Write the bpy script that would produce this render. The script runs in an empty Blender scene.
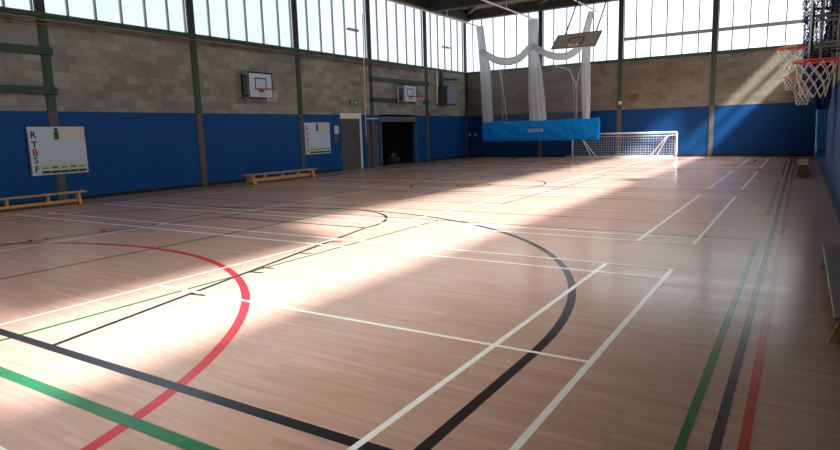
import bpy, bmesh, math, random
from mathutils import Vector, Matrix
random.seed(7)
C = bpy.context.scene.collection
V = Vector
XL, XR, YF, YB = -16.52, 0.58, 31.64, -0.44
Z_BLUE, Z_SILL, Z_EAVE, Z_CEIL, Z_MON = 2.36, 4.78, 7.72, 8.15, 9.25
HC = -7.92

# ------------------------------------------------------------------ materials
def lin(r, g, b):
    def f(c):
        c /= 255.0
        return c / 12.92 if c <= 0.04045 else ((c + 0.055) / 1.055) ** 2.4
    return (f(r), f(g), f(b), 1.0)

def new_mat(name):
    m = bpy.data.materials.new(name)
    m.use_nodes = True
    nt = m.node_tree
    return m, nt, nt.nodes['Principled BSDF'], nt.nodes['Material Output']

def mat(name, rgb, rough=0.6, metal=0.0, noise=0.12, scale=9.0, spec=0.4):
    m, nt, b, o = new_mat(name)
    col = lin(*rgb)
    b.inputs['Roughness'].default_value = rough
    b.inputs['Metallic'].default_value = metal
    b.inputs['Specular IOR Level'].default_value = spec
    if noise:
        tc = nt.nodes.new('ShaderNodeTexCoord')
        nz = nt.nodes.new('ShaderNodeTexNoise')
        nz.inputs['Scale'].default_value = scale
        nz.inputs['Detail'].default_value = 4
        mx = nt.nodes.new('ShaderNodeMix'); mx.data_type = 'RGBA'
        mx.inputs['A'].default_value = [c * (1 - noise) for c in col[:3]] + [1]
        mx.inputs['B'].default_value = [min(1, c * (1 + noise)) for c in col[:3]] + [1]
        nt.links.new(tc.outputs['Object'], nz.inputs['Vector'])
        nt.links.new(nz.outputs['Fac'], mx.inputs['Factor'])
        nt.links.new(mx.outputs['Result'], b.inputs['Base Color'])
    else:
        b.inputs['Base Color'].default_value = col
    return m

def math_node(nt, op, a, b=None):
    n = nt.nodes.new('ShaderNodeMath'); n.operation = op
    for i, v in enumerate((a, b)):
        if v is None: continue
        if isinstance(v, (int, float)): n.inputs[i].default_value = v
        else: nt.links.new(v, n.inputs[i])
    return n.outputs[0]

def wall_mat(name, axis, block_a, block_b, blue):
    """Concrete blocks above, blue paint below, by height on the wall."""
    m, nt, b, o = new_mat(name)
    geo = nt.nodes.new('ShaderNodeNewGeometry')
    sep = nt.nodes.new('ShaderNodeSeparateXYZ')
    nt.links.new(geo.outputs['Position'], sep.inputs[0])
    com = nt.nodes.new('ShaderNodeCombineXYZ')
    nt.links.new(sep.outputs[axis], com.inputs[0])
    nt.links.new(sep.outputs[2], com.inputs[1])
    br = nt.nodes.new('ShaderNodeTexBrick')
    br.offset = 0.5
    nt.links.new(com.outputs[0], br.inputs['Vector'])
    br.inputs['Color1'].default_value = lin(*block_a)
    br.inputs['Color2'].default_value = lin(*block_b)
    br.inputs['Mortar'].default_value = lin(*[c * 0.86 for c in block_a])
    br.inputs['Scale'].default_value = 1.0
    br.inputs['Mortar Size'].default_value = 0.008
    br.inputs['Mortar Smooth'].default_value = 0.3
    br.inputs['Bias'].default_value = -0.1
    br.inputs['Brick Width'].default_value = 0.45
    br.inputs['Row Height'].default_value = 0.225
    # dirt clouds
    n1 = nt.nodes.new('ShaderNodeTexNoise'); n1.inputs['Scale'].default_value = 0.7; n1.inputs['Detail'].default_value = 5
    nt.links.new(geo.outputs['Position'], n1.inputs['Vector'])
    n2 = nt.nodes.new('ShaderNodeTexNoise'); n2.inputs['Scale'].default_value = 7; n2.inputs['Detail'].default_value = 3
    nt.links.new(geo.outputs['Position'], n2.inputs['Vector'])
    f = math_node(nt, 'ADD', math_node(nt, 'MULTIPLY', n1.outputs['Fac'], 0.8), math_node(nt, 'MULTIPLY', n2.outputs['Fac'], 0.35))
    f = math_node(nt, 'ADD', f, 0.44)
    mul = nt.nodes.new('ShaderNodeMix'); mul.data_type = 'RGBA'; mul.blend_type = 'MULTIPLY'
    mul.inputs['Factor'].default_value = 1.0
    nt.links.new(br.outputs['Color'], mul.inputs['A'])
    cv = nt.nodes.new('ShaderNodeCombineColor')
    for i in range(3): nt.links.new(f, cv.inputs[i])
    nt.links.new(cv.outputs[0], mul.inputs['B'])
    bl = nt.nodes.new('ShaderNodeMix'); bl.data_type = 'RGBA'
    bl.inputs['A'].default_value = lin(*[c * 0.9 for c in blue]); bl.inputs['B'].default_value = lin(*[min(255, c * 1.08) for c in blue])
    nt.links.new(n1.outputs['Fac'], bl.inputs['Factor'])
    top = math_node(nt, 'GREATER_THAN', sep.outputs[2], Z_BLUE)
    mx = nt.nodes.new('ShaderNodeMix'); mx.data_type = 'RGBA'
    nt.links.new(top, mx.inputs['Factor'])
    nt.links.new(bl.outputs['Result'], mx.inputs['A'])
    nt.links.new(mul.outputs['Result'], mx.inputs['B'])
    nt.links.new(mx.outputs['Result'], b.inputs['Base Color'])
    rr = math_node(nt, 'ADD', math_node(nt, 'MULTIPLY', top, 0.35), 0.55)
    nt.links.new(rr, b.inputs['Roughness'])
    b.inputs['Specular IOR Level'].default_value = 0.2
    bump = nt.nodes.new('ShaderNodeBump'); bump.inputs['Strength'].default_value = 0.35; bump.inputs['Distance'].default_value = 0.01
    nt.links.new(br.outputs['Fac'], bump.inputs['Height']); bump.invert = True
    nt.links.new(bump.outputs[0], b.inputs['Normal'])
    return m

def column_mat():
    m, nt, b, o = new_mat('column_paint')
    geo = nt.nodes.new('ShaderNodeNewGeometry')
    sep = nt.nodes.new('ShaderNodeSeparateXYZ')
    nt.links.new(geo.outputs['Position'], sep.inputs[0])
    top = math_node(nt, 'GREATER_THAN', sep.outputs[2], Z_BLUE)
    mx = nt.nodes.new('ShaderNodeMix'); mx.data_type = 'RGBA'
    mx.inputs['A'].default_value = lin(84, 85, 86)
    mx.inputs['B'].default_value = lin(46, 76, 58)
    nt.links.new(top, mx.inputs['Factor'])
    hi = math_node(nt, 'GREATER_THAN', sep.outputs[2], Z_SILL + .05)  # above the sill, backlit darkness is put into the colour
    m2 = nt.nodes.new('ShaderNodeMix'); m2.data_type = 'RGBA'
    nt.links.new(hi, m2.inputs['Factor']); nt.links.new(mx.outputs['Result'], m2.inputs['A']); m2.inputs['B'].default_value = lin(38, 46, 56)
    nt.links.new(m2.outputs['Result'], b.inputs['Base Color'])
    b.inputs['Roughness'].default_value = 0.55
    return m

def floor_mats():
    """Varnished strip wood, planks along the hall's width; the same varnish over every painted line."""
    def base(name, rgb=None):
        m, nt, b, o = new_mat(name)
        geo = nt.nodes.new('ShaderNodeNewGeometry')
        # worn varnish
        sc = nt.nodes.new('ShaderNodeMapping'); sc.inputs['Scale'].default_value = (0.35, 2.5, 1)
        nt.links.new(geo.outputs['Position'], sc.inputs['Vector'])
        nr = nt.nodes.new('ShaderNodeTexNoise'); nr.inputs['Scale'].default_value = 1.2; nr.inputs['Detail'].default_value = 5
        nt.links.new(sc.outputs[0], nr.inputs['Vector'])
        rough = math_node(nt, 'ADD', math_node(nt, 'MULTIPLY', nr.outputs['Fac'], 0.16), FLOOR_ROUGH - 0.08)
        nt.links.new(rough, b.inputs['Roughness'])
        b.inputs['Specular IOR Level'].default_value = FLOOR_SPEC
        br = nt.nodes.new('ShaderNodeTexBrick'); br.offset = 0.37; br.offset_frequency = 2
        nt.links.new(geo.outputs['Position'], br.inputs['Vector'])
        br.inputs['Scale'].default_value = 1
        br.inputs['Brick Width'].default_value = 0.75
        br.inputs['Row Height'].default_value = 0.075
        br.inputs['Mortar Size'].default_value = 0.0012
        br.inputs['Bias'].default_value = 0
        if rgb is None:
            br.inputs['Color1'].default_value = lin(192, 157, 142)
            br.inputs['Color2'].default_value = lin(183, 147, 132)
            br.inputs['Mortar'].default_value = lin(166, 128, 110)
            grain = nt.nodes.new('ShaderNodeMapping'); grain.inputs['Scale'].default_value = (0.8, 14, 1)
            nt.links.new(geo.outputs['Position'], grain.inputs['Vector'])
            ng = nt.nodes.new('ShaderNodeTexNoise'); ng.inputs['Scale'].default_value = 1.6; ng.inputs['Detail'].default_value = 6
            nt.links.new(grain.outputs[0], ng.inputs['Vector'])
            ns = nt.nodes.new('ShaderNodeTexNoise'); ns.inputs['Scale'].default_value = 0.5; ns.inputs['Detail'].default_value = 3
            nt.links.new(geo.outputs['Position'], ns.inputs['Vector'])
            f = math_node(nt, 'ADD', math_node(nt, 'MULTIPLY', ng.outputs['Fac'], 0.5), math_node(nt, 'MULTIPLY', ns.outputs['Fac'], 0.22))
            f = math_node(nt, 'ADD', f, 0.64)
            cv = nt.nodes.new('ShaderNodeCombineColor')
            for i in range(3): nt.links.new(f, cv.inputs[i])
            mul = nt.nodes.new('ShaderNodeMix'); mul.data_type = 'RGBA'; mul.blend_type = 'MULTIPLY'; mul.inputs['Factor'].default_value = 1
            nt.links.new(br.outputs['Color'], mul.inputs['A']); nt.links.new(cv.outputs[0], mul.inputs['B'])
            nt.links.new(mul.outputs['Result'], b.inputs['Base Color'])
        else:
            nw = nt.nodes.new('ShaderNodeTexNoise'); nw.inputs['Scale'].default_value = 11; nw.inputs['Detail'].default_value = 4
            nt.links.new(geo.outputs['Position'], nw.inputs['Vector'])
            mx = nt.nodes.new('ShaderNodeMix'); mx.data_type = 'RGBA'
            c = lin(*rgb)
            mx.inputs['A'].default_value = [v * 0.85 for v in c[:3]] + [1]; mx.inputs['B'].default_value = [min(1, v * 1.12) for v in c[:3]] + [1]
            nt.links.new(nw.outputs['Fac'], mx.inputs['Factor'])
            nt.links.new(mx.outputs['Result'], b.inputs['Base Color'])
        bump = nt.nodes.new('ShaderNodeBump'); bump.inputs['Strength'].default_value = 0.10; bump.inputs['Distance'].default_value = 0.004
        wv = nt.nodes.new('ShaderNodeTexNoise'); wv.inputs['Scale'].default_value = 3.5; wv.inputs['Detail'].default_value = 2
        sc2 = nt.nodes.new('ShaderNodeMapping'); sc2.inputs['Scale'].default_value = (0.5, 3, 1)
        nt.links.new(geo.outputs['Position'], sc2.inputs['Vector']); nt.links.new(sc2.outputs[0], wv.inputs['Vector'])
        nt.links.new(wv.outputs['Fac'], bump.inputs['Height'])
        nt.links.new(bump.outputs[0], b.inputs['Normal'])
        return m
    return [base('varnished_wood'), base('line_white', (240, 240, 236)), base('line_black', (30, 33, 42)),
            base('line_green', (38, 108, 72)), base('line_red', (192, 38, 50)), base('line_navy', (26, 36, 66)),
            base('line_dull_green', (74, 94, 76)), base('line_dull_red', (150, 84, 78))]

FLOOR_ROUGH, FLOOR_SPEC = 0.20, 0.38
M = {}
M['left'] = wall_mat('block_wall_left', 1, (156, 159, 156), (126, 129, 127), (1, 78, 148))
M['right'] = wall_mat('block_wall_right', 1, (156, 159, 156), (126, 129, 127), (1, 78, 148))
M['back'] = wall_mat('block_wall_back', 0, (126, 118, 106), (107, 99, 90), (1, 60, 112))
M['col'] = column_mat()
M['green'] = mat('green_steel', (46, 76, 58), 0.5)
M['frame'] = mat('window_frame_paint', (150, 156, 164), 0.45)
M['dark_steel'] = mat('dark_steel', (40, 42, 46), 0.5)
M['skirt'] = mat('black_skirting', (24, 24, 26), 0.5)
M['ceil'] = mat('woodwool_ceiling', (132, 120, 86), 0.9, noise=0.2, scale=3)
M['beam'] = mat('dark_beam', (62, 58, 54), 0.7)
M['white'] = mat('white_paint', (236, 238, 238), 0.4, noise=0.03)
M['white_board'] = mat('white_board', (196, 218, 246), 0.35, noise=0.03)
M['black'] = mat('black_paint', (22, 22, 25), 0.5, noise=0)
M['grey_door'] = mat('grey_door_paint', (80, 83, 88), 0.5, noise=0.05)
M['shutter'] = mat('shutter_grey_blue', (92, 106, 124), 0.45, noise=0.06)
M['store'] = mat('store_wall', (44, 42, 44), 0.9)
M['wood'] = mat('bench_wood', (206, 160, 100), 0.4, noise=0.2, scale=5)
M['wood_dark'] = mat('bench_wood_worn', (170, 130, 88), 0.45, noise=0.25, scale=6)
M['wood_old'] = mat('bench_wood_dark', (118, 94, 68), 0.5, noise=0.25)
M['pad'] = mat('bench_top_greyed', (112, 98, 88), 0.35, noise=0.15)
M['red'] = mat('red_rim', (206, 46, 36), 0.4, noise=0.03)
M['orange'] = mat('orange_rim', (240, 88, 36), 0.4, noise=0.03)
M['cord'] = mat('white_cord', (226, 226, 222), 0.8, noise=0)
M['copper'] = mat('painted_pipe', (112, 90, 72), 0.35, noise=0.2, scale=2)
M['steel'] = mat('grey_steel_tube', (122, 120, 116), 0.4, metal=0.3)
M['heater'] = mat('heater_blue_grey', (140, 164, 192), 0.4)
M['heater_dark'] = mat('heater_side', (72, 80, 92), 0.5)
M['canvas'] = mat('blue_canvas', (0, 136, 234), 0.7, noise=0.12, scale=3, spec=.2)
M['light_canvas'] = mat('light_blue_canvas', (64, 140, 214), 0.5)
M['label'] = mat('sewn_label', (200, 206, 214), 0.6, noise=0)
M['label_ink'] = mat('label_ink', (96, 108, 128), 0.6, noise=0)
M['brick'] = mat('red_brick', (118, 76, 60), 0.9, noise=0.25, scale=30)
M['exit'] = mat('exit_green', (20, 128, 92), 0.5, noise=0)
M['ink'] = mat('sign_ink', (30, 38, 36), 0.6, noise=0)
M['ink_red'] = mat('sign_red', (178, 34, 48), 0.6, noise=0)
M['ink_green'] = mat('sign_green', (40, 92, 58), 0.6, noise=0)
M['pale_green'] = mat('sign_pale_green', (196, 214, 176), 0.6, noise=0)
M['beige'] = mat('sign_beige', (216, 210, 190), 0.6, noise=0.05, scale=40)
M['caption'] = mat('sign_caption_green', (52, 84, 44), 0.6, noise=0)
M['bag'] = mat('kit_bag_cloth', (60, 68, 96), 0.8)
M['red_plastic'] = mat('red_handle', (196, 84, 70), 0.5)
M['tube'] = mat('lamp_diffuser', (232, 228, 214), 0.5, noise=0)
M['board_grey'] = mat('plywood_board_painted', (170, 170, 168), 0.5, noise=0.08)
M['pink'] = mat('faded_red_rim', (208, 96, 92), 0.5, noise=0)

def glass_mat():
    m, nt, b, o = new_mat('window_glass')
    nt.nodes.remove(b)
    tr = nt.nodes.new('ShaderNodeBsdfTransparent'); tr.inputs['Color'].default_value = (0.95, 0.975, 0.98, 1)
    gl = nt.nodes.new('ShaderNodeBsdfGlossy'); gl.inputs['Roughness'].default_value = 0.05
    lw = nt.nodes.new('ShaderNodeLayerWeight'); lw.inputs['Blend'].default_value = 0.5
    fc = math_node(nt, 'ADD', math_node(nt, 'MULTIPLY', math_node(nt, 'POWER', lw.outputs['Facing'], 5.0), 0.5), 0.02)
    mx = nt.nodes.new('ShaderNodeMixShader')
    nt.links.new(fc, mx.inputs[0]); nt.links.new(tr.outputs[0], mx.inputs[1]); nt.links.new(gl.outputs[0], mx.inputs[2])
    nt.links.new(mx.outputs[0], o.inputs['Surface'])
    return m
M['glass'] = glass_mat()

def net_mat(name, rgb, cover, translucent, cell=None):
    """Netting: cloth threads over open holes."""
    m, nt, b, o = new_mat(name)
    nt.nodes.remove(b)
    df = nt.nodes.new('ShaderNodeBsdfDiffuse'); df.inputs['Color'].default_value = lin(*rgb)
    tl = nt.nodes.new('ShaderNodeBsdfTranslucent'); tl.inputs['Color'].default_value = lin(*rgb)
    m1 = nt.nodes.new('ShaderNodeMixShader'); m1.inputs[0].default_value = translucent
    nt.links.new(df.outputs[0], m1.inputs[1]); nt.links.new(tl.outputs[0], m1.inputs[2])
    tr = nt.nodes.new('ShaderNodeBsdfTransparent')
    m2 = nt.nodes.new('ShaderNodeMixShader')
    nt.links.new(tr.outputs[0], m2.inputs[1]); nt.links.new(m1.outputs[0], m2.inputs[2])
    if cell:
        geo = nt.nodes.new('ShaderNodeNewGeometry')
        vo = nt.nodes.new('ShaderNodeTexVoronoi'); vo.feature = 'DISTANCE_TO_EDGE'; vo.inputs['Scale'].default_value = 1 / cell
        nt.links.new(geo.outputs['Position'], vo.inputs['Vector'])
        nt.links.new(math_node(nt, 'LESS_THAN', vo.outputs['Distance'], cover), m2.inputs[0])
    else:
        m2.inputs[0].default_value = cover
    nt.links.new(m2.outputs[0], o.inputs['Surface'])
    return m
M['net_white'] = net_mat('cricket_net_white', (222, 228, 234), 0.8, 0.3)
M['net_sheer'] = net_mat('cricket_net_sheer', (220, 228, 236), 0.10, 0.4)
M['net_navy'] = net_mat('divider_net_navy', (22, 52, 130), 0.17, 0.25, cell=0.075)

# ------------------------------------------------------------------ mesh helpers
class MB:
    def __init__(s):
        s.bm = bmesh.new(); s.mi = 0
    def _f(s, vs):
        try:
            f = s.bm.faces.new(vs); f.material_index = s.mi; return f
        except ValueError:
            return None
    def box(s, lo, hi):
        x0, y0, z0 = [min(a, b) for a, b in zip(lo, hi)]; x1, y1, z1 = [max(a, b) for a, b in zip(lo, hi)]
        v = [s.bm.verts.new(p) for p in ((x0,y0,z0),(x1,y0,z0),(x1,y1,z0),(x0,y1,z0),(x0,y0,z1),(x1,y0,z1),(x1,y1,z1),(x0,y1,z1))]
        for q in ((0,3,2,1),(4,5,6,7),(0,1,5,4),(1,2,6,5),(2,3,7,6),(3,0,4,7)):
            s._f([v[i] for i in q])
        return s
    def bbox(s, lo, hi, bev=0.01, seg=2):
        """Box with rounded edges."""
        t = bmesh.new()
        c = [(a + b) / 2 for a, b in zip(lo, hi)]; d = [abs(b - a) for a, b in zip(lo, hi)]
        bmesh.ops.create_cube(t, size=1, matrix=Matrix.Translation(c) @ Matrix.Diagonal((*d, 1)))
        bmesh.ops.bevel(t, geom=t.edges[:], offset=min(bev, min(d) * 0.45), segments=seg, affect='EDGES', profile=0.5)
        s.add(t); t.free(); return s
    def add(s, t):
        mp = {}
        for v in t.verts: mp[v] = s.bm.verts.new(v.co)
        for f in t.faces: s._f([mp[v] for v in f.verts])
        return s
    def bar(s, a, b, w, h, up=(0, 0, 1)):
        """Rectangular bar from a to b."""
        a, b = V(a), V(b); d = (b - a).normalized(); up = V(up)
        if abs(d.dot(up)) > 0.99: up = V((0, 1, 0))
        r = d.cross(up).normalized(); u = r.cross(d)
        vs = []
        for p in (a, b):
            for i, j in ((-1,-1),(1,-1),(1,1),(-1,1)):
                vs.append(s.bm.verts.new(p + r * i * w / 2 + u * j * h / 2))
        s._f(vs[3::-1]); s._f(vs[4:8])
        for i in range(4): s._f([vs[i], vs[(i+1)%4], vs[4+(i+1)%4], vs[4+i]])
        return s
    def tube(s, pts, r, n=8, closed=False):
        pts = [V(p) for p in pts]; L = len(pts); rings = []
        prev = None
        for i, p in enumerate(pts):
            if closed: t = pts[(i+1)%L] - pts[i-1]
            else: t = pts[min(i+1, L-1)] - pts[max(i-1, 0)]
            t.normalize()
            if prev is None:
                up = V((0,0,1)) if abs(t.z) < 0.95 else V((1,0,0))
                x = t.cross(up).normalized()
            else:
                x = (prev - t * prev.dot(t)).normalized()
            y = t.cross(x); prev = x
            rr = r[i] if isinstance(r, (list, tuple)) else r
            rings.append([s.bm.verts.new(p + (x * math.cos(2*math.pi*k/n) + y * math.sin(2*math.pi*k/n)) * rr) for k in range(n)])
        for i in range(L if closed else L - 1):
            A, B = rings[i], rings[(i+1)%L]
            for k in range(n): s._f([A[k], A[(k+1)%n], B[(k+1)%n], B[k]])
        if not closed:
            s._f(rings[0][::-1]); s._f(rings[-1])
        return s
    def strip(s, pts, w, z, closed=False):
        """Flat painted line on the floor along 2D pts."""
        pts = [V((p[0], p[1])) for p in pts]; L = len(pts); ring = []
        for i in range(L):
            t = (pts[(i+1)%L] - pts[i-1]) if closed else (pts[min(i+1,L-1)] - pts[max(i-1,0)])
            t.normalize(); nrm = V((-t.y, t.x)) * w / 2
            a, b = pts[i] + nrm, pts[i] - nrm
            ring.append((s.bm.verts.new((a.x, a.y, z)), s.bm.verts.new((b.x, b.y, z))))
        for i in range(L if closed else L-1):
            A, B = ring[i], ring[(i+1)%L]
            s._f([A[1], B[1], B[0], A[0]])
        return s
    def poly(s, pts, d):
        """Prism: polygon pts swept by vector d."""
        d = V(d); a = [s.bm.verts.new(p) for p in pts]; b = [s.bm.verts.new(V(p) + d) for p in pts]
        s._f(a[::-1]); s._f(b); n = len(a)
        for i in range(n): s._f([a[i], a[(i+1)%n], b[(i+1)%n], b[i]])
        return s
    def grid(s, rows):
        vr = [[s.bm.verts.new(p) for p in r] for r in rows]
        for i in range(len(vr)-1):
            for j in range(len(vr[0])-1):
                s._f([vr[i][j], vr[i][j+1], vr[i+1][j+1], vr[i+1][j]])
        return s
    def build(s, name, mats, parent=None, smooth=False, fix=True):
        if fix: bmesh.ops.recalc_face_normals(s.bm, faces=s.bm.faces[:])
        if parent is not None:
            off = wloc(parent)
            for v in s.bm.verts: v.co -= off
        me = bpy.data.meshes.new(name); s.bm.to_mesh(me); s.bm.free()
        for m in (mats if isinstance(mats, list) else [mats]): me.materials.append(m)
        if smooth:
            for p in me.polygons: p.use_smooth = True
        o = bpy.data.objects.new(name, me); C.objects.link(o)
        if parent is not None: o.parent = parent
        return o

def wloc(o):
    p = o.location.copy()
    while o.parent: o = o.parent; p += o.location
    return p

def tag(o, label, cat, group=None):
    o['label'] = label; o['category'] = cat
    if group: o['group'] = group
    return o

def thing(name, loc, label, cat, group=None):
    o = bpy.data.objects.new(name, None); o.empty_display_size = 0.1; C.objects.link(o); o.location = loc
    return tag(o, label, cat, group)

def struct(o, label=None, cat=None):
    o['kind'] = 'structure'
    if label: o['label'] = label
    if cat: o['category'] = cat
    return o

def arc(cx, cy, rx, ry, a0, a1, n=72):
    return [(cx + rx * math.cos(math.radians(a0 + (a1 - a0) * i / n)), cy + ry * math.sin(math.radians(a0 + (a1 - a0) * i / n))) for i in range(n + 1)]

# ------------------------------------------------------------------ floor and its painted lines
FM = floor_mats()
fb = MB()
fb.grid([[(XL - 0.3 + (XR - XL + 0.6) * j / 12, YB - 0.3 + (YF - YB + 0.6) * i / 20, 0) for j in range(13)] for i in range(21)])
ZL = [0.0006]
def line(mi, pts, w, z=None, closed=False):
    fb.mi = mi
    ZL[0] += 0.00004
    fb.strip(pts, w, z or ZL[0], closed)
W, K, G, R_, N, DG, DR = 1, 2, 3, 4, 5, 6, 7
# dull distant cross lines (short tennis and hockey)
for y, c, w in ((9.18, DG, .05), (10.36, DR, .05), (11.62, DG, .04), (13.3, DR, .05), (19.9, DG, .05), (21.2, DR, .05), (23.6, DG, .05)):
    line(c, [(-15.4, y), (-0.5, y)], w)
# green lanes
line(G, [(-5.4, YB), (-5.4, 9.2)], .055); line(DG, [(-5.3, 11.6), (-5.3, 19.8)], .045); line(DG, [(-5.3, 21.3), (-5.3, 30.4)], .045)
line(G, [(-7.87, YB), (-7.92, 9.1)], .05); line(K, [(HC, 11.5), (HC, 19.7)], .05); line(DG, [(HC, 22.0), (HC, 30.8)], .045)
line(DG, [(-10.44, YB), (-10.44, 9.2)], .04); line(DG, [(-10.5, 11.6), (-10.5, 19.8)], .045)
# red goal semicircles
line(R_, arc(HC + 0.0, 0.05, 5.1, 5.2, 3, 177), .085)
line(R_, arc(HC, 31.2, 5.1, 5.2, 183, 357), .085)
# basketball court
SB = 6.4
for s in (1, -1):
    yy = lambda y: y if s > 0 else 31.2 - y
    line(K, [(-15.57, yy(2.255)), (-0.28, yy(2.255))], .085)
    pts = [(HC + SB, yy(2.255)), (HC + SB, yy(3.2))] + [(x, yy(y)) for x, y in arc(HC, 3.83, SB, 6.0, 0, 180, 90)] + [(HC - SB, yy(3.2)), (HC - SB, yy(2.255))]
    line(K, pts, .075)
    for q in (1, -1):
        a, b = V((HC + q * 3.05, 2.255)), V((HC + q * 1.8, 8.0))
        line(K, [(a.x, yy(a.y)), (b.x, yy(b.y))], .055)
        for t in (0.27, 0.44, 0.48, 0.63, 0.78):
            p = a.lerp(b, t)
            line(K, [(p.x, yy(p.y)), (p.x + q * 0.2, yy(p.y) + s * 0.03)], .05)
    line(K, [(HC - 1.82, yy(7.97)), (HC + 1.82, yy(7.97))], .055)
    line(K, [(x, yy(y)) for x, y in arc(HC, 7.97, 1.82, 1.85, 0, 180, 48)], .055)
line(K, [(-15.57, 15.6), (-0.28, 15.6)], .05)
line(K, arc(HC, 15.75, 1.92, 2.05, 0, 360, 72)[:-1], .055, closed=True)
line(K, arc(HC, 15.5, 0.48, 0.45, 0, 360, 32)[:-1], .05, closed=True)
# green court end line
line(G, [(-15.4, 1.82), (-0.45, 1.82)], .09)
# badminton courts, three side by side
for y0, yh in ((0.83, 6.93), (8.50, 14.60), (16.05, 22.15), (23.6, 29.7)):
    for q in (1, -1):
        xb = HC + q * 6.8; xl = HC + q * 6.09; xs = HC + q * 2.05
        line(W, [(xb, y0), (xb, yh)], .045); line(W, [(xl, y0), (xl, yh)], .045)
        line(W, [(xs, y0), (xs, yh)], .04)
        line(W, [(xs, (y0 + yh) / 2), (xb, (y0 + yh) / 2)], .04)
    for y in (y0, y0 + .46, yh - .46, yh):
        line(W, [(HC - 6.8, y), (HC + 6.8, y)], .048)
# the three side lines by the right wall
for a, b in ((YB, 9.15), (11.7, 18.3), (20.6, 26.8)):
    line(G, [(-0.415, a), (-0.425, b)], .048)
line(N, [(-0.272, YB), (-0.28, YF - 1)], .05); line(R_, [(-0.152, YB), (-0.16, YF - 1)], .048)
line(K, [(-15.57, YB), (-15.57, YF - 1)], .05)
fl = fb.build('floor', FM)
struct(fl, 'pale strip wood sports floor with coloured court lines', 'floor')

# ------------------------------------------------------------------ walls
def wall(name, axis, x_in, x_out, u0, u1, z1, holes, m, head=None):
    """Wall slab with rectangular openings (u0,u1,z0,z1), gap for the windows left above the sill."""
    b = MB()
    us = sorted({u0, u1, *[h[0] for h in holes], *[h[1] for h in holes]})
    zs = sorted({0, z1, *[h[2] for h in holes], *[h[3] for h in holes]})
    for i in range(len(us) - 1):
        for j in range(len(zs) - 1):
            uc, zc = (us[i] + us[i+1]) / 2, (zs[j] + zs[j+1]) / 2
            if any(h[0] < uc < h[1] and h[2] < zc < h[3] for h in holes): continue
            if axis == 1: b.box((x_in, us[i], zs[j]), (x_out, us[i+1], zs[j+1]))
            else: b.box((us[i], x_in, zs[j]), (us[i+1], x_out, zs[j+1]))
    bmesh.ops.remove_doubles(b.bm, verts=b.bm.verts, dist=1e-4)
    if head:
        for h in head:
            if axis == 1: b.box((x_in, h[0], h[2]), (x_out, h[1], h[3]))
            else: b.box((h[0], x_in, h[2]), (h[1], x_out, h[3]))
    return struct(b.build(name, m))

T = 0.28
D1 = (20.1, 21.55, 0, 2.43); D2 = (21.93, 22.86, 0, 1.97); ST = (23.02, 26.06, 0, 2.40)
wall('wall_left', 1, XL, XL - T, YB - T, YF + T, Z_SILL, [D1, D2, ST], M['left'], [(YB - T, YF + T, Z_EAVE, Z_CEIL)])
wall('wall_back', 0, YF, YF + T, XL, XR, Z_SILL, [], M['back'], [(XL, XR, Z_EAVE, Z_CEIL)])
wall('wall_right', 1, XR, XR + T, YB - T, YF + T, Z_SILL, [], M['right'], [(YB - T, 4.0, 7.3, Z_CEIL), (29.0, YF + T, 6.7, Z_CEIL), (4.0, 29.0, Z_MON - .1, Z_MON + .15)])  # unseen head heights stepped to trim the sunlight
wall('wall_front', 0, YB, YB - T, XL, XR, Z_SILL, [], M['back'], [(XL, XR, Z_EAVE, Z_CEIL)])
# sill trims, green steel
def trim(name, lo, hi, m, bev=0.008):
    return struct(MB().bbox(lo, hi, bev).build(name, m))
trim('trim_1', (XL - .02, YB, Z_SILL - .07), (XL + .05, YF, Z_SILL + .05), M['green'])
trim('trim_2', (XL + .05, YF - .05, Z_SILL - .08), (XR - .05, YF + .02, Z_SILL + .06), M['green'])
trim('trim_3', (XR - .05, YB, Z_SILL - .07), (XR + .02, YF, Z_SILL + .05), M['green'])
# skirting
for nm, lo, hi in (('baseboard_left', (XL, YB, 0), (XL + .02, D1[0] - .02, .1)), ('baseboard_back', (XL + .03, YF - .02, 0), (XR - .03, YF, .11)), ('baseboard_right', (XR - .02, YB, 0), (XR, YF - .03, .1))):
    trim(nm, lo, hi, M['skirt'], .004)
trim('baseboard_left_far', (XL, ST[1] + .3, 0), (XL + .02, YF - .03, .1), M['skirt'], .004)

# steel columns
LP = [-0.3, 3.75, 8.447, 12.994, 17.719, 22.375, 27.164, 31.55]
FP = [-16.27, -12.064, -7.873, -3.633]
tn = 4
def column(axis, u, wv, side):
    global tn
    b = MB(); w, d, t = wv, 0.09, 0.03
    if axis == 1:
        x0, x1 = XL - .06, XL + .025
        b.bbox((x0, u - w/2, 0), (x1, u + w/2, Z_CEIL), .006)
        b.bbox((x1, u - w/2 + .04, 0.02), (x1 + .012, u + w/2 - .04, Z_CEIL - .02), .004)
    else:
        y1 = YF + .06; y0 = YF - .025
        b.bbox((u - w/2, y0, 0), (u + w/2, y1, Z_CEIL), .006)
        b.bbox((u - w/2 + .04, y0 - .015, .02), (u + w/2 - .04, y0, Z_CEIL - .02), .004)
    o = b.build('trim_%d' % tn, M['col']); tn += 1
    return struct(o)
for y in LP[1:]: column(1, y, .24, -1)
for x in FP[1:]: column(0, x, .22, 1)

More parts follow.
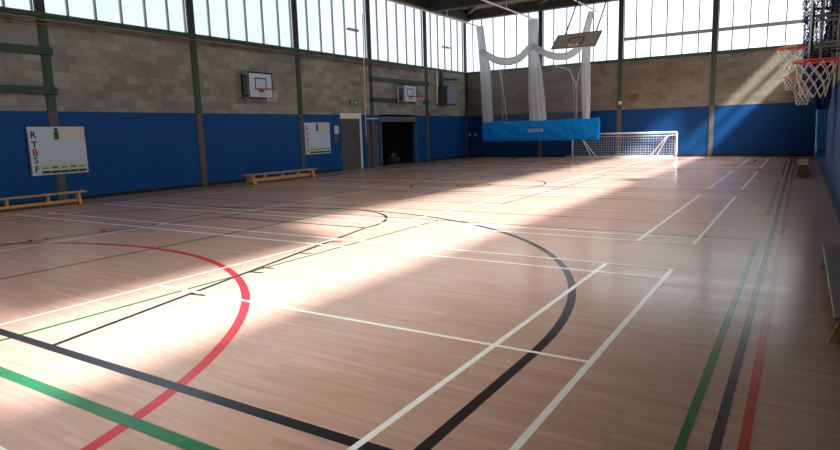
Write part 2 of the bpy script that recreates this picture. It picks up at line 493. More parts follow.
# windows: one frame per bay with its panes
wn = [0]
def window(axis, face, u0, u1, z0, z1, mull, transom=None, opener=None, mw=.05, out=1, edge=.04):
    """Frame of mullions in the wall plane; each bay's glass is its child."""
    wn[0] += 1
    b = MB(); d0, d1 = face + out * .08, face + out * .15
    def bx(ua, ub, za, zb, e=0.0):
        if axis == 1: b.box((d0 - out * e, ua, za), (d1, ub, zb))
        else: b.box((ua, d0 - out * e, za), (ub, d1, zb))
    bx(u0, u1, z0, z0 + .05); bx(u0, u1, z1 - .05, z1)
    bx(u0, u0 + edge, z0 + .05, z1 - .05); bx(u1 - edge, u1, z0 + .05, z1 - .05)
    for m in mull: bx(m - mw/2, m + mw/2, z0 + .05, z1 - .05)
    if transom: bx(u0 + .04, u1 - .04, transom - .08, transom + .08, .03)
    if opener: bx(opener[0], opener[1], opener[2] - .05, opener[2] + .05, .03)
    f = struct(b.build('window_%d' % wn[0], M['green'] if False else M['frame']))
    g = MB(); e0, e1 = face + out * .112, face + out * .118
    if axis == 1: g.box((e0, u0 + .02, z0 + .02), (e1, u1 - .02, z1 - .02))
    else: g.box((u0 + .02, e0, z0 + .02), (u1 - .02, e1, z1 - .02))
    p = g.build('pane', M['glass'], f)
    return f
ZW0 = Z_SILL + .0
for i in range(len(LP) - 1):
    a, b = LP[i], LP[i+1]
    n = 6; mm = [a + (b - a) * k / n for k in range(1, n)]
    op = None
    if i == 4: op = (21.05 - .05, 21.72, 5.97)
    if i == 6: op = (29.1, 29.85, 6.03)
    window(1, XL, a + .12, b - .12, ZW0, Z_EAVE, mm, opener=op, out=-1)
fx = FP + [XR - .02]
for i in range(4):
    a, b = fx[i], fx[i+1]
    window(0, YF, a + .11, b - .11, ZW0, Z_EAVE, [a + (b - a) * k / 6 for k in range(1, 6)], transom=5.79 if i >= 2 else None)
    window(0, YB, a + .11, b - .11, ZW0, Z_EAVE, [a + (b - a) * k / 6 for k in range(1, 6)], out=-1)  # unseen row behind the camera, added for ambient daylight
RB = [(YB, 4.0, 7.3)] + [(4.0 + k * 5, 9.0 + k * 5, Z_MON - .1) for k in range(5)] + [(29.0, YF, 6.7)]  # unseen bays; heads, transoms and missing mullions chosen to shape the sun band
for a, b, h in RB:
    window(1, XR, a, b, ZW0, h, [], transom=5.79 if b > 23 else None, edge=.02)

# ceiling; unseen raised strip added on the right to let the sun band in
cb = MB()
cb.box((XL - T, YB - T, Z_CEIL), (-3.2, YF + T, Z_CEIL + .2))
cb.box((-3.2, YB - T, Z_CEIL), (XR + T, 4.0, Z_CEIL + .2)); cb.box((-3.2, 29.0, Z_CEIL), (XR + T, YF + T, Z_CEIL + .2))
cb.box((-3.2, 4.0, Z_MON), (XR + T, 29.0, Z_MON + .2))
cb.box((-3.4, 4.0, Z_CEIL + .2), (-3.2, 29.0, Z_MON + .2))
cb.box((-3.2, 3.8, Z_CEIL + .2), (XR + T, 4.0, Z_MON + .2)); cb.box((-3.2, 29.0, Z_CEIL + .2), (XR + T, 29.2, Z_MON + .2))
struct(cb.build('ceiling', M['ceil']))
for lo, hi in (((XL, YB, 7.6), (XL + .3, YF, Z_CEIL)), ((XL + .3, YF - .3, 7.66), (-3.2, YF, Z_CEIL))):
    o = MB().bbox(lo, hi, .01).build('trim_%d' % tn, M['beam']); tn += 1; struct(o)
for y in LP[1:-1]:
    b = MB()
    b.box((XL + .3, y - .13, Z_CEIL - .09), (-3.25, y + .13, Z_CEIL - .01)); b.box((XL + .3, y - .13, 7.45), (-3.25, y + .13, 7.55))
    b.box((XL + .3, y - .02, 7.55), (-3.25, y + .02, Z_CEIL - .09))
    o = b.build('trim_%d' % tn, M['beam']); tn += 1; struct(o)
for a, b_ in (((XL + .35, 31.25, 8.02), (-12.9, 27.35, 8.02)), ((-12.0, 31.2, 8.02), (-8.4, 27.35, 8.02))):
    o = MB().bar(a, b_, .14, .2).build('trim_%d' % tn, M['beam']); tn += 1; struct(o)

# ------------------------------------------------------------------ doors and store
b = MB(); b.bbox((XL - .12, D1[0], 2.2), (XL + .015, D1[1], D1[3]), .006); b.bbox((XL - .12, D1[1] - .11, 0), (XL + .015, D1[1], 2.2), .006)
b.bbox((XL - .12, D1[0], 0), (XL - .06, D1[0] + .04, 2.2), .004)
d1 = struct(b.build('door_1', M['white']))
lf = MB().bbox((XL - .07, D1[0] + .04, 0.01), (XL - .02, D1[1] - .11, 2.195), .004).build('door_leaf', M['grey_door'], d1); lf['label'] = 'grey door leaf'
hd = MB(); hd.bbox((XL - .02, 20.84, .98), (XL - .01, 20.90, 1.22), .004); hd.tube([(XL - .01, 20.87, 1.1), (XL + .03, 20.87, 1.1), (XL + .03, 20.75, 1.1)], .011)
hd.build('door_handle', M['steel'], d1)
b = MB(); b.bbox((XL - .1, D2[0], 0.01), (XL - .03, D2[1], D2[3]), .005)
d2 = struct(b.build('door_2', M['grey_door']))
MB().bbox((XL - .03, D2[1] - .12, .95), (XL - .015, D2[1] - .06, 1.2), .004).build('door_handle', M['steel'], d2)
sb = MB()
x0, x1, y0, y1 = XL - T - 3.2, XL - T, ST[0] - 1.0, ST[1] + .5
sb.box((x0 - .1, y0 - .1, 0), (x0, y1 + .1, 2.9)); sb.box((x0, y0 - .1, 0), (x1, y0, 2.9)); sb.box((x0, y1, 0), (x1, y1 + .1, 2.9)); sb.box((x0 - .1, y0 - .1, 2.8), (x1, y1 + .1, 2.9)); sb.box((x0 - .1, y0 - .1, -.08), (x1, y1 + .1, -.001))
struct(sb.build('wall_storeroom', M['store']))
b = MB(); b.bbox((XL - .2, ST[0], 2.06), (XL + .02, ST[1], 2.30), .01)
for k in range(5): b.box((XL + .02, ST[0] + .02, 2.085 + k * .042), (XL + .026, ST[1] - .02, 2.105 + k * .042))
sh = tag(b.build('roller_shutter', M['shutter']), 'grey-blue roller shutter box across the top of the dark store opening', 'shutter')
for ya in (ST[1] - .05, ST[0]): MB().bbox((XL - .1, ya, 0), (XL + .01, ya + .05, 2.06), .006).build('guide_rail', M['steel'], sh)

def cage(x, y, label):
    t = thing('roll_cage', (x, y, 0), label, 'trolley', 'trolleys in the dark store')
    MB().bbox((x - .4, y - .35, .12), (x + .4, y + .35, .16), .01).build('base', M['dark_steel'], t)
    for sx in (-.35, .35):
        for sy in (-.3, .3):
            MB().tube([(x + sx - .02, y + sy, .055), (x + sx + .02, y + sy, .055)], .055, 12).build('wheel', M['black'], t)
    for sy in (-.33, .33):
        f = MB()
        for k in range(6): f.tube([(x - .38 + k * .152, y + sy, .16), (x - .38 + k * .152, y + sy, 1.6)], .012, 6)
        f.tube([(x - .38, y + sy, 1.6), (x + .38, y + sy, 1.6)], .014, 6)
        f.build('side_grille', M['dark_steel'], t)
cage(XL - 2.2, 25.55, 'dark wire roll cage trolley at the right of the store')
cage(XL - 2.3, 24.0, 'dark wire roll cage trolley at the left of the store')
kb = thing('kit_bag', (XL - .95, 25.35, 0), 'pale blue kit bag slumped on the dark store floor', 'bag')
b = MB()
rows = []
for i in range(13):
    u = i / 12 * 2 - 1; rr = .19 * math.sqrt(max(0.02, 1 - u ** 6))
    rows.append([(XL - .95 + rr * 1.05 * math.cos(a), 25.35 + u * .42, max(0.002, .17 + rr * math.sin(a) * (.9 + .1 * math.sin(7 * u)))) for a in [2 * math.pi * k / 16 for k in range(17)]])
b.grid(rows); b.build('body', M['bag'], kb, smooth=True)
hb = MB(); hb.tube([(XL - .95, 25.2, .33), (XL - .93, 25.22, .45), (XL - .92, 25.35, .5), (XL - .93, 25.48, .45), (XL - .95, 25.5, .33)], .014, 8); hb.build('handle', M['white'], kb)
cr = thing('crate', (XL - .8, 24.55, 0), 'low dark crate on the floor of the store left of the bag', 'crate')
b = MB(); b.bbox((XL - 1.0, 24.25, .0), (XL - .6, 24.85, .03), .004)
for z in (.06, .15, .24):
    for a, c in (((XL - 1.0, 24.25), (XL - .6, 24.25)), ((XL - .6, 24.25), (XL - .6, 24.85)), ((XL - .6, 24.85), (XL - 1.0, 24.85)), ((XL - 1.0, 24.85), (XL - 1.0, 24.25))): b.bar((*a, z), (*c, z), .02, .06)
for q in ((XL - 1.0, 24.25), (XL - .6, 24.25), (XL - .6, 24.85), (XL - 1.0, 24.85)): b.bar((*q, .0), (*q, .28), .04, .04)
b.build('slatted_box', M['black'], cr)

# ------------------------------------------------------------------ boards, plates, sign on the left wall
def text_mesh(ch, size, name, m, parent, pos):
    """Letter lying on the left wall, read from the hall."""
    cu = bpy.data.curves.new(name, 'FONT'); cu.body = ch; cu.size = size; cu.extrude = .002
    cu.align_x = 'CENTER'; cu.offset = size * .03
    to = bpy.data.objects.new(name, cu); C.objects.link(to)
    dg = bpy.context.evaluated_depsgraph_get()
    me = bpy.data.meshes.new_from_object(to.evaluated_get(dg))
    bpy.data.objects.remove(to)
    me.transform(Matrix(((0, 0, 1, 0), (1, 0, 0, 0), (0, 1, 0, 0), (0, 0, 0, 1))))
    me.materials.clear(); me.materials.append(m)
    o = bpy.data.objects.new(name, me); C.objects.link(o)
    o.parent = parent; o.location = V(pos) - wloc(parent)
    return o

def notice_board(y0, y1, z0, z1, label, lc, big):
    h, w = z1 - z0, y1 - y0
    t = thing('notice_board', (XL + .04 * big, (y0 + y1) / 2, z0), label, 'notice board')
    xb = XL + (.045 if big else .0); xf = xb + .02
    MB().bbox((xb, y0, z0), (xf, y1, z1), .006).build('panel', M['white_board'], t)
    def patch(nm, ya, yb, za, zb, m):   # fractions from left and from the top
        return MB().box((xf - .001, y0 + ya * w, z1 - za * h), (xf + .003, y0 + yb * w, z1 - zb * h)).build(nm, m, t)
    patch('edge_stripe', .0, .012, .05, .98, M['ink_red'])
    for ch, fz, m in zip('RTBSF', (.225, .43, .585, .745, .935), lc):
        o = text_mesh(ch, (.235 if big else .19) , 'letter', m, t, (xf, y0 + w * (.095 if big else .10), z1 - h * fz)); 
    patch('picture', .445, .53, .1, .27, M['ink_green']); patch('picture_heading', .46, .52, .03, .09, M['ink'])
    g = MB()
    for i in range(5):
        for j in range(4):
            g.box((xf - .001, y0 + w * (.54 + i * .088), z1 - h * (.04 + j * .06)), (xf + .003, y0 + w * (.54 + i * .088 + .08), z1 - h * (.09 + j * .06)))
    g.build('score_table', M['beige'], t)
    patch('pale_strip', .16 if big else .1, .98, .79, .9, M['pale_green'])
    n = 5
    for i in range(n):
        a = .17 + i * .162; g = MB()
        g.box((xf + .003, y0 + w * a, z1 - h * .915), (xf + .006, y0 + w * (a + .152), z1 - h * .97)); g.build('caption_bar', M['caption'], t)
    for i in range(5):
        a = .19 + i * .162; g = MB()
        g.box((xf + .003, y0 + w * a, z1 - h * (.845 - .01 * (i % 2))), (xf + .005, y0 + w * (a + .1), z1 - h * .865)); g.build('caption_text', M['caption'], t)
    return t
kk, rd, gr = M['ink'], M['ink_red'], M['ink_green']
notice_board(7.74, 9.19, .735, 1.965, 'large white notice board lettered R T B S F above the left bench', [kk, kk, rd, gr, gr], 1)
notice_board(17.86, 19.38, .79, 2.04, 'white notice board with small red letters beside the grey door', [rd, rd, rd, gr, gr], 0)

def plate(y0, y1, z0, z1, label, nm, cat, m, m2):
    t = thing(nm, (XL, (y0 + y1) / 2, z0), label, cat)
    MB().bbox((XL, y0, z0), (XL + .02, y1, z1), .005).build('plate', m, t)
    g = MB(); k = 3
    for i in range(k):
        za = z0 + (z1 - z0) * (.2 + .25 * i); g.box((XL + .0195, y0 + .15 * (y1 - y0), za), (XL + .023, y1 - .15 * (y1 - y0), za + (z1 - z0) * .1))
    g.build('printed_lines' if cat == 'notice' else 'switch_row', m2, t)
plate(19.69, 19.95, 1.56, 1.9, 'white paper notice highest beside the grey door', 'wall_notice', 'notice', M['white_board'], M['beige'])
plate(19.66, 19.86, 1.26, 1.47, 'grey switch plate below the white paper notice', 'switch_plate', 'switch', M['steel'], M['dark_steel'])
plate(19.69, 19.82, .98, 1.14, 'small dark switch lowest of the plates beside the grey door', 'switch_plate', 'switch', M['heater_dark'], M['black'])

ex = thing('exit_sign', (XL, 21.03, 2.79), 'green exit sign on the block wall above the grey door', 'sign')
MB().bbox((XL, 20.76, 2.79), (XL + .04, 21.3, 2.99), .008).build('panel', M['exit'], ex)
g = MB(); xs = XL + .04
g.poly([(xs, 21.06, 2.875), (xs, 21.16, 2.875), (xs, 21.16, 2.845), (xs, 21.25, 2.89), (xs, 21.16, 2.935), (xs, 21.16, 2.905), (xs, 21.06, 2.905)], (.003, 0, 0))
g.build('arrow', M['white'], ex)
g = MB()
g.tube([(xs, 20.93, 2.955), (xs + .004, 20.93, 2.955)], .014, 10); g.bar((xs, 20.92, 2.94), (xs, 20.9, 2.88), .03, .006, (1, 0, 0))
for a, c in (((20.9, 2.88), (20.94, 2.85)), ((20.94, 2.85), (20.93, 2.81)), ((20.9, 2.88), (20.87, 2.85)), ((20.87, 2.85), (20.83, 2.85)), ((20.92, 2.93), (20.96, 2.9)), ((20.92, 2.93), (20.87, 2.92))): g.bar((xs, *a), (xs, *c), .014, .006, (1, 0, 0))
g.build('running_figure', M['white'], ex)

# pipes under the sill
for z, r, x, lb in ((4.61, .024, .10, 'brown pipe running just under the left window sill, upper of two'), (4.52, .02, .09, 'brown pipe under the left windows, lower of two')):
    t = thing('heating_pipe', (XL + x, 8, z), lb, 'pipe')
    MB().tube([(XL + x + .09, YB + .1 + k * 1.395, z) for k in range(21)], r, 10).build('pipe', M['copper'], t, smooth=True)
    for k in range(1, 14):
        y = YB + k * 2.03
        MB().bar((XL + .004, y, z - r - .012), (XL + x + .11, y, z - r - .012), .03, .02).build('clip', M['steel'], t)

# mounting rails between columns
def rail(y0, y1, z, lb):
    t = thing('mounting_rail', (XL + .06, (y0 + y1) / 2, z), lb, 'rail', 'green steel rails')
    b = MB(); b.bbox((XL + .045, y0, z - .095), (XL + .11, y1, z + .095), .006); b.build('beam', M['green'], t)
    for y in (y0 + .06, y1 - .06): MB().bbox((XL + .11, y - .06, z - .08), (XL + .125, y + .06, z + .08), .004).build('end_plate', M['green'], t)
rail(3.7, 8.58, 3.87, 'upper green steel rail leaving the picture at the left edge')
rail(3.7, 8.58, 2.88, 'lower green steel rail leaving the picture at the left edge')
rail(22.3, 27.25, 3.96, 'upper green steel rail behind the far left backboard')
rail(22.3, 27.25, 3.04, 'lower green steel rail behind the far left backboard')

# ------------------------------------------------------------------ basketball goals
def hoop_net(c, r0, depth, strands=10, levels=5, rad=.006, seed=1):
    rnd = random.Random(seed)
    b = MB(); cx, cy, cz = c
    def pt(i, l):
        f = l / levels; rr = r0 * (1 - .42 * f ** .8)
        a = 2 * math.pi * (i + .5 * (l % 2)) / strands
        return (cx + rr * math.cos(a) + rnd.uniform(-.006, .006), cy + rr * math.sin(a) + rnd.uniform(-.006, .006), cz - depth * f)
    P = [[pt(i, l) for i in range(strands)] for l in range(levels + 1)]
    for l in range(levels):
        for i in range(strands):
            if l % 2 == 0: nb = (P[l+1][i], P[l+1][i-1])
            else: nb = (P[l+1][i], P[l+1][(i+1) % strands])
            for q in nb: b.tube([P[l][i], q], rad, 5)
    return b

def backboard(loc, n, label, w, h, bz0, rim_z, wall_x, rim_m, bm_=None, grid_bracket=False, rr=.225, gap=.15, net_r=.006, arm_out=True):
    """n = +1 faces +x (left wall), -1 faces -x (right wall). loc=(board x, centre y)."""
    bxx, cy = loc
    t = thing('basketball_backboard', (bxx, cy, bz0), label, 'basketball hoop', None)
    th = .03
    MB().bbox((bxx - n * th, cy - w/2, bz0), (bxx, cy + w/2, bz0 + h), .004).build('board', bm_ or M['white_board'], t)
    def fr(nm, y0, y1, z0, z1, wd, m):
        g = MB(); x0, x1 = bxx - n * .001, bxx + n * .004
        g.box((x0, y0, z0), (x1, y1, z0 + wd)); g.box((x0, y0, z1 - wd), (x1, y1, z1)); g.box((x0, y0, z0 + wd), (x1, y0 + wd, z1 - wd)); g.box((x0, y1 - wd, z0 + wd), (x1, y1, z1 - wd))
        g.build(nm, m, t)
    fr('border', cy - w/2, cy + w/2, bz0, bz0 + h, .05, M['black'])
    fr('target_square', cy - .27, cy + .27, bz0 + h * .34, bz0 + h * .79, .04, M['black'])
    rc = (bxx + n * (gap + rr), cy, rim_z)
    g = MB(); g.tube([(rc[0] + rr * math.cos(a), cy + rr * math.sin(a), rim_z) for a in [2*math.pi*k/32 for k in range(32)]], .012, 8, closed=True)
    g.bbox((bxx, cy - .1, rim_z - .08), (bxx + n * .012, cy + .1, rim_z + .05), .004)
    g.poly([(bxx + n * .01, cy - .09, rim_z - .008), (bxx + n * (gap + .02), cy - .13, rim_z - .008), (bxx + n * (gap + .02), cy + .13, rim_z - .008), (bxx + n * .01, cy + .09, rim_z - .008)], (0, 0, .016))
    for k in range(10):
        a = 2 * math.pi * k / 10; g.tube([(rc[0] + rr * math.cos(a), cy + rr * math.sin(a), rim_z - .01), (rc[0] + (rr - .012) * math.cos(a), cy + (rr - .012) * math.sin(a), rim_z - .035)], .006, 5)
    g.build('rim', rim_m, t, smooth=False)
    hoop_net((rc[0], cy, rim_z - .02), rr * .97, .40, rad=net_r, seed=int(cy * 10)).build('net', M['cord'], t)
    # bracket back to the wall
    g = MB(); wx_ = wall_x + n * .004; bx2 = bxx - n * th
    for yy in (cy - w * .33, cy + w * .33):
        for zz in (bz0 + h * .12, bz0 + h * .86):
            g.bar((wx_, yy, zz), (bx2, yy, zz), .04, .04)
        g.bar((bx2 - n * .02, yy, bz0 + .02), (bx2 - n * .02, yy, bz0 + h - .02), .04, .04)
        g.bar((wx_ + n * .02, yy, bz0 + .02), (wx_ + n * .02, yy, bz0 + h - .02), .04, .04)
    g.bar((wx_ + n * .02, cy - w * .33, bz0 + h * .12), (wx_ + n * .02, cy + w * .33, bz0 + h * .12), .04, .04)
    g.build('mounting_bracket', M['white'] if grid_bracket else M['dark_steel'], t)
    return t
backboard((-16.0, 15.26), 1, 'white square backboard with red hoop alone on the bare block wall', 1.14, .9, 2.85, 3.15, XL, M['red'], gap=.27, net_r=.004)
backboard((-15.9, 24.67), 1, 'white backboard with red hoop on green rails above the dark store', 1.14, .84, 2.93, 3.2, XL + .13, M['red'], grid_bracket=True, gap=.27, net_r=.004)
OR = M['orange']
backboard((.015, 13.49), -1, 'second orange hoop from the front on the right wall, highest in view beside the window', 1.2, .9, 2.72, 2.9, XR, OR, gap=.05)
backboard((.365, 8.68), -1, 'nearest and largest orange hoop with a white net at the right edge', 1.2, .9, 2.08, 2.26, XR, OR, gap=.05, net_r=.0055)
backboard((-.115, 23.11), -1, 'small distant orange hoop under the higher one on the right wall', 1.2, .9, 2.77, 2.95, XR, OR, gap=.05)
backboard((.235, 19.6), -1, 'orange hoop half hidden behind the navy net on the right wall', 1.1, .8, 2.22, 2.4, XR, OR, gap=.05)

# steel wall frame beside the nearest hoop
t = thing('wall_frame', (XR - .01, 12.9, 2.6), 'grey steel bracket frame of twin arms high on the right wall', 'bracket')
yq = 12.9
for z in (3.27, 2.83):
    for dz in (0, .07):
        MB().bar((XR, yq, z + dz), (.1, yq, z + dz), .04, .035).build('arm', M['steel'], t)
MB().bar((.2, yq, 2.55), (.2, yq, 4.2), .04, .04).build('upright', M['steel'], t)
MB().bar((XR - .03, yq, 2.6), (XR - .03, yq, 4.2), .05, .05).build('upright', M['steel'], t)

# ------------------------------------------------------------------ folded-up backboard over the far end
t = thing('ceiling_backboard', (HC, 24.6, 5.0), 'grey backboard tilted up on rods from the ceiling at the far end', 'basketball hoop')
p00, p10, p01, p11 = V((-8.79, 24.2, 4.70)), V((-6.99, 24.2, 4.66)), V((-8.78, 25.0, 5.33)), V((-6.94, 25.0, 5.34))
ux = (p10 - p00).normalized(); uy = (p01 - p00).normalized(); nz = ux.cross(uy).normalized()   # nz faces the hall
def bp(a, b_, e=0.0): return p00.lerp(p10, a).lerp(p01.lerp(p11, a), b_) + nz * e
MB().poly([bp(0,0), bp(1,0), bp(1,1), bp(0,1)], nz * -.03).build('board', M['board_grey'], t)
def strokes(nm, a0, a1, b0, b1, wd, m):
    g = MB(); L_ = [(a0,b0),(a1,b0),(a1,b1),(a0,b1)]
    for i in range(4): g.bar(bp(*L_[i], .002), bp(*L_[(i+1)%4], .002), wd, .008, nz)
    g.build(nm, m, t)
strokes('border', .01, .99, .02, .98, .03, M['black']); strokes('target_square', .34, .66, .26, .68, .045, M['black'])
r_u, r_v = ux, V((0, -.97, -.22)).normalized()
g = MB(); rc = bp(.5, .38, 0) + r_v * .30
g.tube([rc + (r_u * math.cos(a) + r_v * math.sin(a)) * .225 for a in [2*math.pi*k/28 for k in range(28)]], .014, 8, closed=True)
g.bar(bp(.5, .38, 0), rc - r_v * .225, .2, .02, uy)
g.build('rim', M['pink'], t)
g = MB()
for k in range(10):
    a = 2 * math.pi * k / 10
    p = rc + (r_u * math.cos(a) + r_v * math.sin(a)) * .22
    q = rc + (r_u * math.cos(a + .35) + r_v * math.sin(a + .35)) * .15 + V((0, 0, -.14)) + uy * .02
    q2 = rc + (r_u * math.cos(a - .35) + r_v * math.sin(a - .35)) * .15 + V((0, 0, -.14)) + uy * .02
    g.tube([p, q], .007, 5); g.tube([p, q2], .007, 5)
g.build('net', M['cord'], t)
for a in (.17, .86):
    s_ = bp(a, .98, -.04); e_ = V((s_.x, 27.16, 7.45))
    MB().tube([s_, e_], .03, 8).build('hanging_rod', M['dark_steel'], t)
g = MB(); g.tube([V((-8.5, 26.2, 6.55)), V((-7.1, 27.16, 7.45))], .012, 6); g.build('cross_brace', M['steel'], t)

# ------------------------------------------------------------------ cricket net with canvas skirt
YN = 30.2
for x, y1, lb in ((-15.2, 30.9, 'white net rail from the ceiling to the left net column'), (-12.02, 30.9, 'white net rail running to the middle net column'), (-8.82, 30.9, 'white net rail running to the right net column'), (-6.9, 28.6, 'white rail furthest right under the ceiling')):
    t = thing('net_rail', (x, y1, 7.1), lb, 'rail', 'rails under the ceiling')
    MB().bbox((x - .03, 2.0, 7.08), (x + .03, y1, 7.14), .008).build('track', M['white'], t)
    for y in LP[1:-1]: 
        if y < y1: MB().tube([(x, y, 7.14), (x, y, 7.45)], .01, 6).build('hanger', M['white'], t)

cn = thing('cricket_net', (-11.6, YN, .9), 'white cricket net gathered in three columns above a bright blue canvas skirt', 'net')
def column_net(prof, y, n=40, pleats=9, depth=.5):
    """prof: list of (z, x0, x1); a pleated tube of netting."""
    b = MB(); rows = []
    zs = []
    for i in range(len(prof) - 1):
        m = 5
        for k in range(m): 
            f = k / m; zs.append(tuple(a + (c - a) * f for a, c in zip(prof[i], prof[i+1])))
    zs.append(prof[-1])
    for z, a, c in zs:
        cx, hw = (a + c) / 2, (c - a) / 2
        row = []
        for k in range(n + 1):
            th = 2 * math.pi * k / n
            q = 1 + .16 * math.sin(pleats * th + .4 * z)
            row.append((cx + hw * math.cos(th) * min(1.05, q), y + hw * depth * math.sin(th) * q, z))
        rows.append(row)
    return b.grid(rows)
c1 = [(7.02, -15.12, -14.72), (5.79, -15.0, -14.55), (4.85, -14.93, -14.33), (3.4, -14.85, -14.27), (1.95, -14.8, -14.22)]
c2 = [(7.05, -12.1, -11.66), (5.55, -12.1, -11.63), (4.45, -12.13, -11.45), (3.1, -12.13, -11.3), (1.95, -12.08, -11.2)]
c3 = [(7.06, -9.08, -8.8), (6.1, -9.35, -9.0), (5.3, -9.36, -8.95), (4.3, -9.4, -8.95), (3.05, -9.36, -8.93), (1.95, -9.3, -8.93)]
for c in (c1, c2, c3): column_net(c, YN).build('gathered_column', M['net_white'], cn, smooth=True)
def swag(pts, r):
    P = [V((x, YN - .12, z)) for x, z in pts]
    # smooth the polyline
    out = []
    for i in range(len(P) - 1):
        p0, p1, p2, p3 = P[max(i-1,0)], P[i], P[i+1], P[min(i+2, len(P)-1)]
        for k in range(5):
            t_ = k / 5; out.append(.5 * ((2*p1) + (p2-p0)*t_ + (2*p0-5*p1+4*p2-p3)*t_*t_ + (3*p1-p0-3*p2+p3)*t_**3))
    out.append(P[-1])
    n = len(out)
    return MB().tube(out, [r * (.8 + .25 * math.sin(math.pi * i / (n - 1)) + .06 * math.sin(i * 1.7)) for i in range(n)], 12)
swag([(-14.85, 5.75), (-14.4, 5.45), (-13.85, 5.16), (-13.2, 5.05), (-12.6, 5.18), (-12.2, 5.5), (-11.95, 5.75)], .185).build('swag', M['net_white'], cn, smooth=True)
swag([(-11.85, 5.72), (-11.4, 5.4), (-10.8, 5.12), (-10.2, 5.05), (-9.7, 5.22), (-9.3, 5.6), (-9.1, 5.95)], .17).build('swag', M['net_white'], cn, smooth=True)
def sheer(x0, x1, ztop, zbot, y, folds):
    rows = []
    for i in range(7):
        f = i / 6; rows.append([(x0 + (x1 - x0) * j / 60, y + .06 * math.sin(j * folds + i * .4), ztop(j / 60) * (1 - f) + zbot * f) for j in range(61)])
    return MB().grid(rows)
sheer(-14.4, -12.1, lambda u: 5.35 - 1.1 * u * (1 - u) , 1.95, YN, 1.1).build('net_sheet', M['net_sheer'], cn, smooth=True)
sheer(-11.5, -9.3, lambda u: 5.3 - 1.2 * u * (1 - u), 1.95, YN, .8).build('net_sheet', M['net_sheer'], cn, smooth=True)
# hanging folds of loose netting
M['fold'] = net_mat('cricket_net_fold', (232, 238, 242), .25, .4)
for pts in ([(-11.5, 5.0), (-10.6, 4.6), (-9.95, 4.4), (-9.8, 3.9), (-9.75, 3.0), (-9.7, 1.95)], [(-10.0, 4.45), (-9.65, 3.7), (-9.6, 2.9), (-9.6, 1.95)], [(-9.35, 4.6), (-9.55, 3.9), (-9.68, 3.5)], [(-14.0, 5.1), (-13.7, 4.3), (-13.5, 3.2), (-13.4, 1.95)], [(-13.75, 5.05), (-13.6, 3.6), (-13.65, 1.95)]):
    n = len(pts)
    MB().tube([V((x, YN - .05 + .02 * i, z)) for i, (x, z) in enumerate(pts)], [.035 + .012 * math.sin(2.3 * i) for i in range(n)], 8).build('hanging_fold', M['fold'], cn, smooth=True)
rows = []
NX, NZ = 64, 10
for side in (-1, 1):
    rr = []
    for i in range(NZ + 1):
        v = i / NZ; row = []
        for j in range(NX + 1):
            u = j / NX; x = -14.8 + 6.35 * u
            bulge = math.sin(math.pi * v) ** .6
            wr = 1.7 * (.018 * math.sin(26 * u + 9 * v) + .014 * math.sin(55 * u - 14 * v + 1) + .012 * math.sin(90 * u * (1 + .1 * v)))
            z = .9 + 1.07 * v + (.02 * math.sin(17 * u) + .06 * max(0, u - .93) / .07 * (v > .8)) * v + .012 * math.sin(31 * u) * (1 - v)
            row.append((x, YN + side * (.13 * bulge + wr * bulge + .012), z))
        rr.append(row)
    rows.append(rr)
g = MB()
for rr in rows: g.grid(rr)
A, B = rows
for k in (0, NZ): g.grid([A[k], B[k]])
for k in (0, NX): g.grid([[r[k] for r in A], [r[k] for r in B]])
bmesh.ops.remove_doubles(g.bm, verts=g.bm.verts, dist=1e-5)
cv = g.build('canvas_skirt', M['canvas'], cn, smooth=True); cv['label'] = 'bright blue wrinkled canvas skirt'
lb_ = MB().box((-12.1, YN - .19, 1.385), (-11.3, YN - .165, 1.53)).build('label_patch', M['label'], cv)
g = MB()
for i, (a, w_) in enumerate(((.06, .09), (.17, .07), (.26, .1), (.38, .06), (.46, .1), (.58, .08), (.68, .06))): g.box((-12.1 + a, YN - .194, 1.43), (-12.1 + a + w_, YN - .189, 1.49))
g.build('label_print', M['label_ink'], cv)

# ------------------------------------------------------------------ five-a-side goal folded against the far wall
YG = YF - .32
gl = thing('football_goal', (-7.6, YG, 0), 'white low football goal standing at the far wall beside the blue canvas', 'goal')
def gt(nm, pts, r=.03): MB().tube(pts, r, 10).build(nm, M['white'], gl, smooth=True)
gt('post', [(-5.06, YG, 0.03), (-5.06, YG, 1.17)], .035); gt('post', [(-10.16, YG, 0.03), (-10.16, YG, 1.17)], .035)
gt('crossbar', [(-10.16, YG, 1.19), (-5.06, YG, 1.19)], .035)
gt('ground_bar', [(-10.5, YG + .05, .03), (-5.06, YG + .05, .03)], .028)
for xp, q in ((-5.06, -1), (-10.16, 1)):
    for dy, o_ in ((.06, 0), (.16, .28)):
        gt('side_frame', [(xp, YG + dy, 1.08 ), (xp + q * .42, YG + dy, 1.04 - o_ * .1), (xp + q * (1.22 - o_), YG + dy, .03)], .025)
g = MB(); yn = YG + .22
nx = 43; nzv = 10
for i in range(nx):
    x = -10.16 + 5.1 * i / (nx - 1); g.tube([(x, yn, .02), (x, yn, 1.15)], .0045, 4)
for j in range(nzv):
    z = .02 + 1.13 * j / (nzv - 1); g.tube([(-10.16, yn, z), (-5.06, yn, z)], .0045 if j != 8 else .011, 4)
g.build('net', M['cord'], gl)

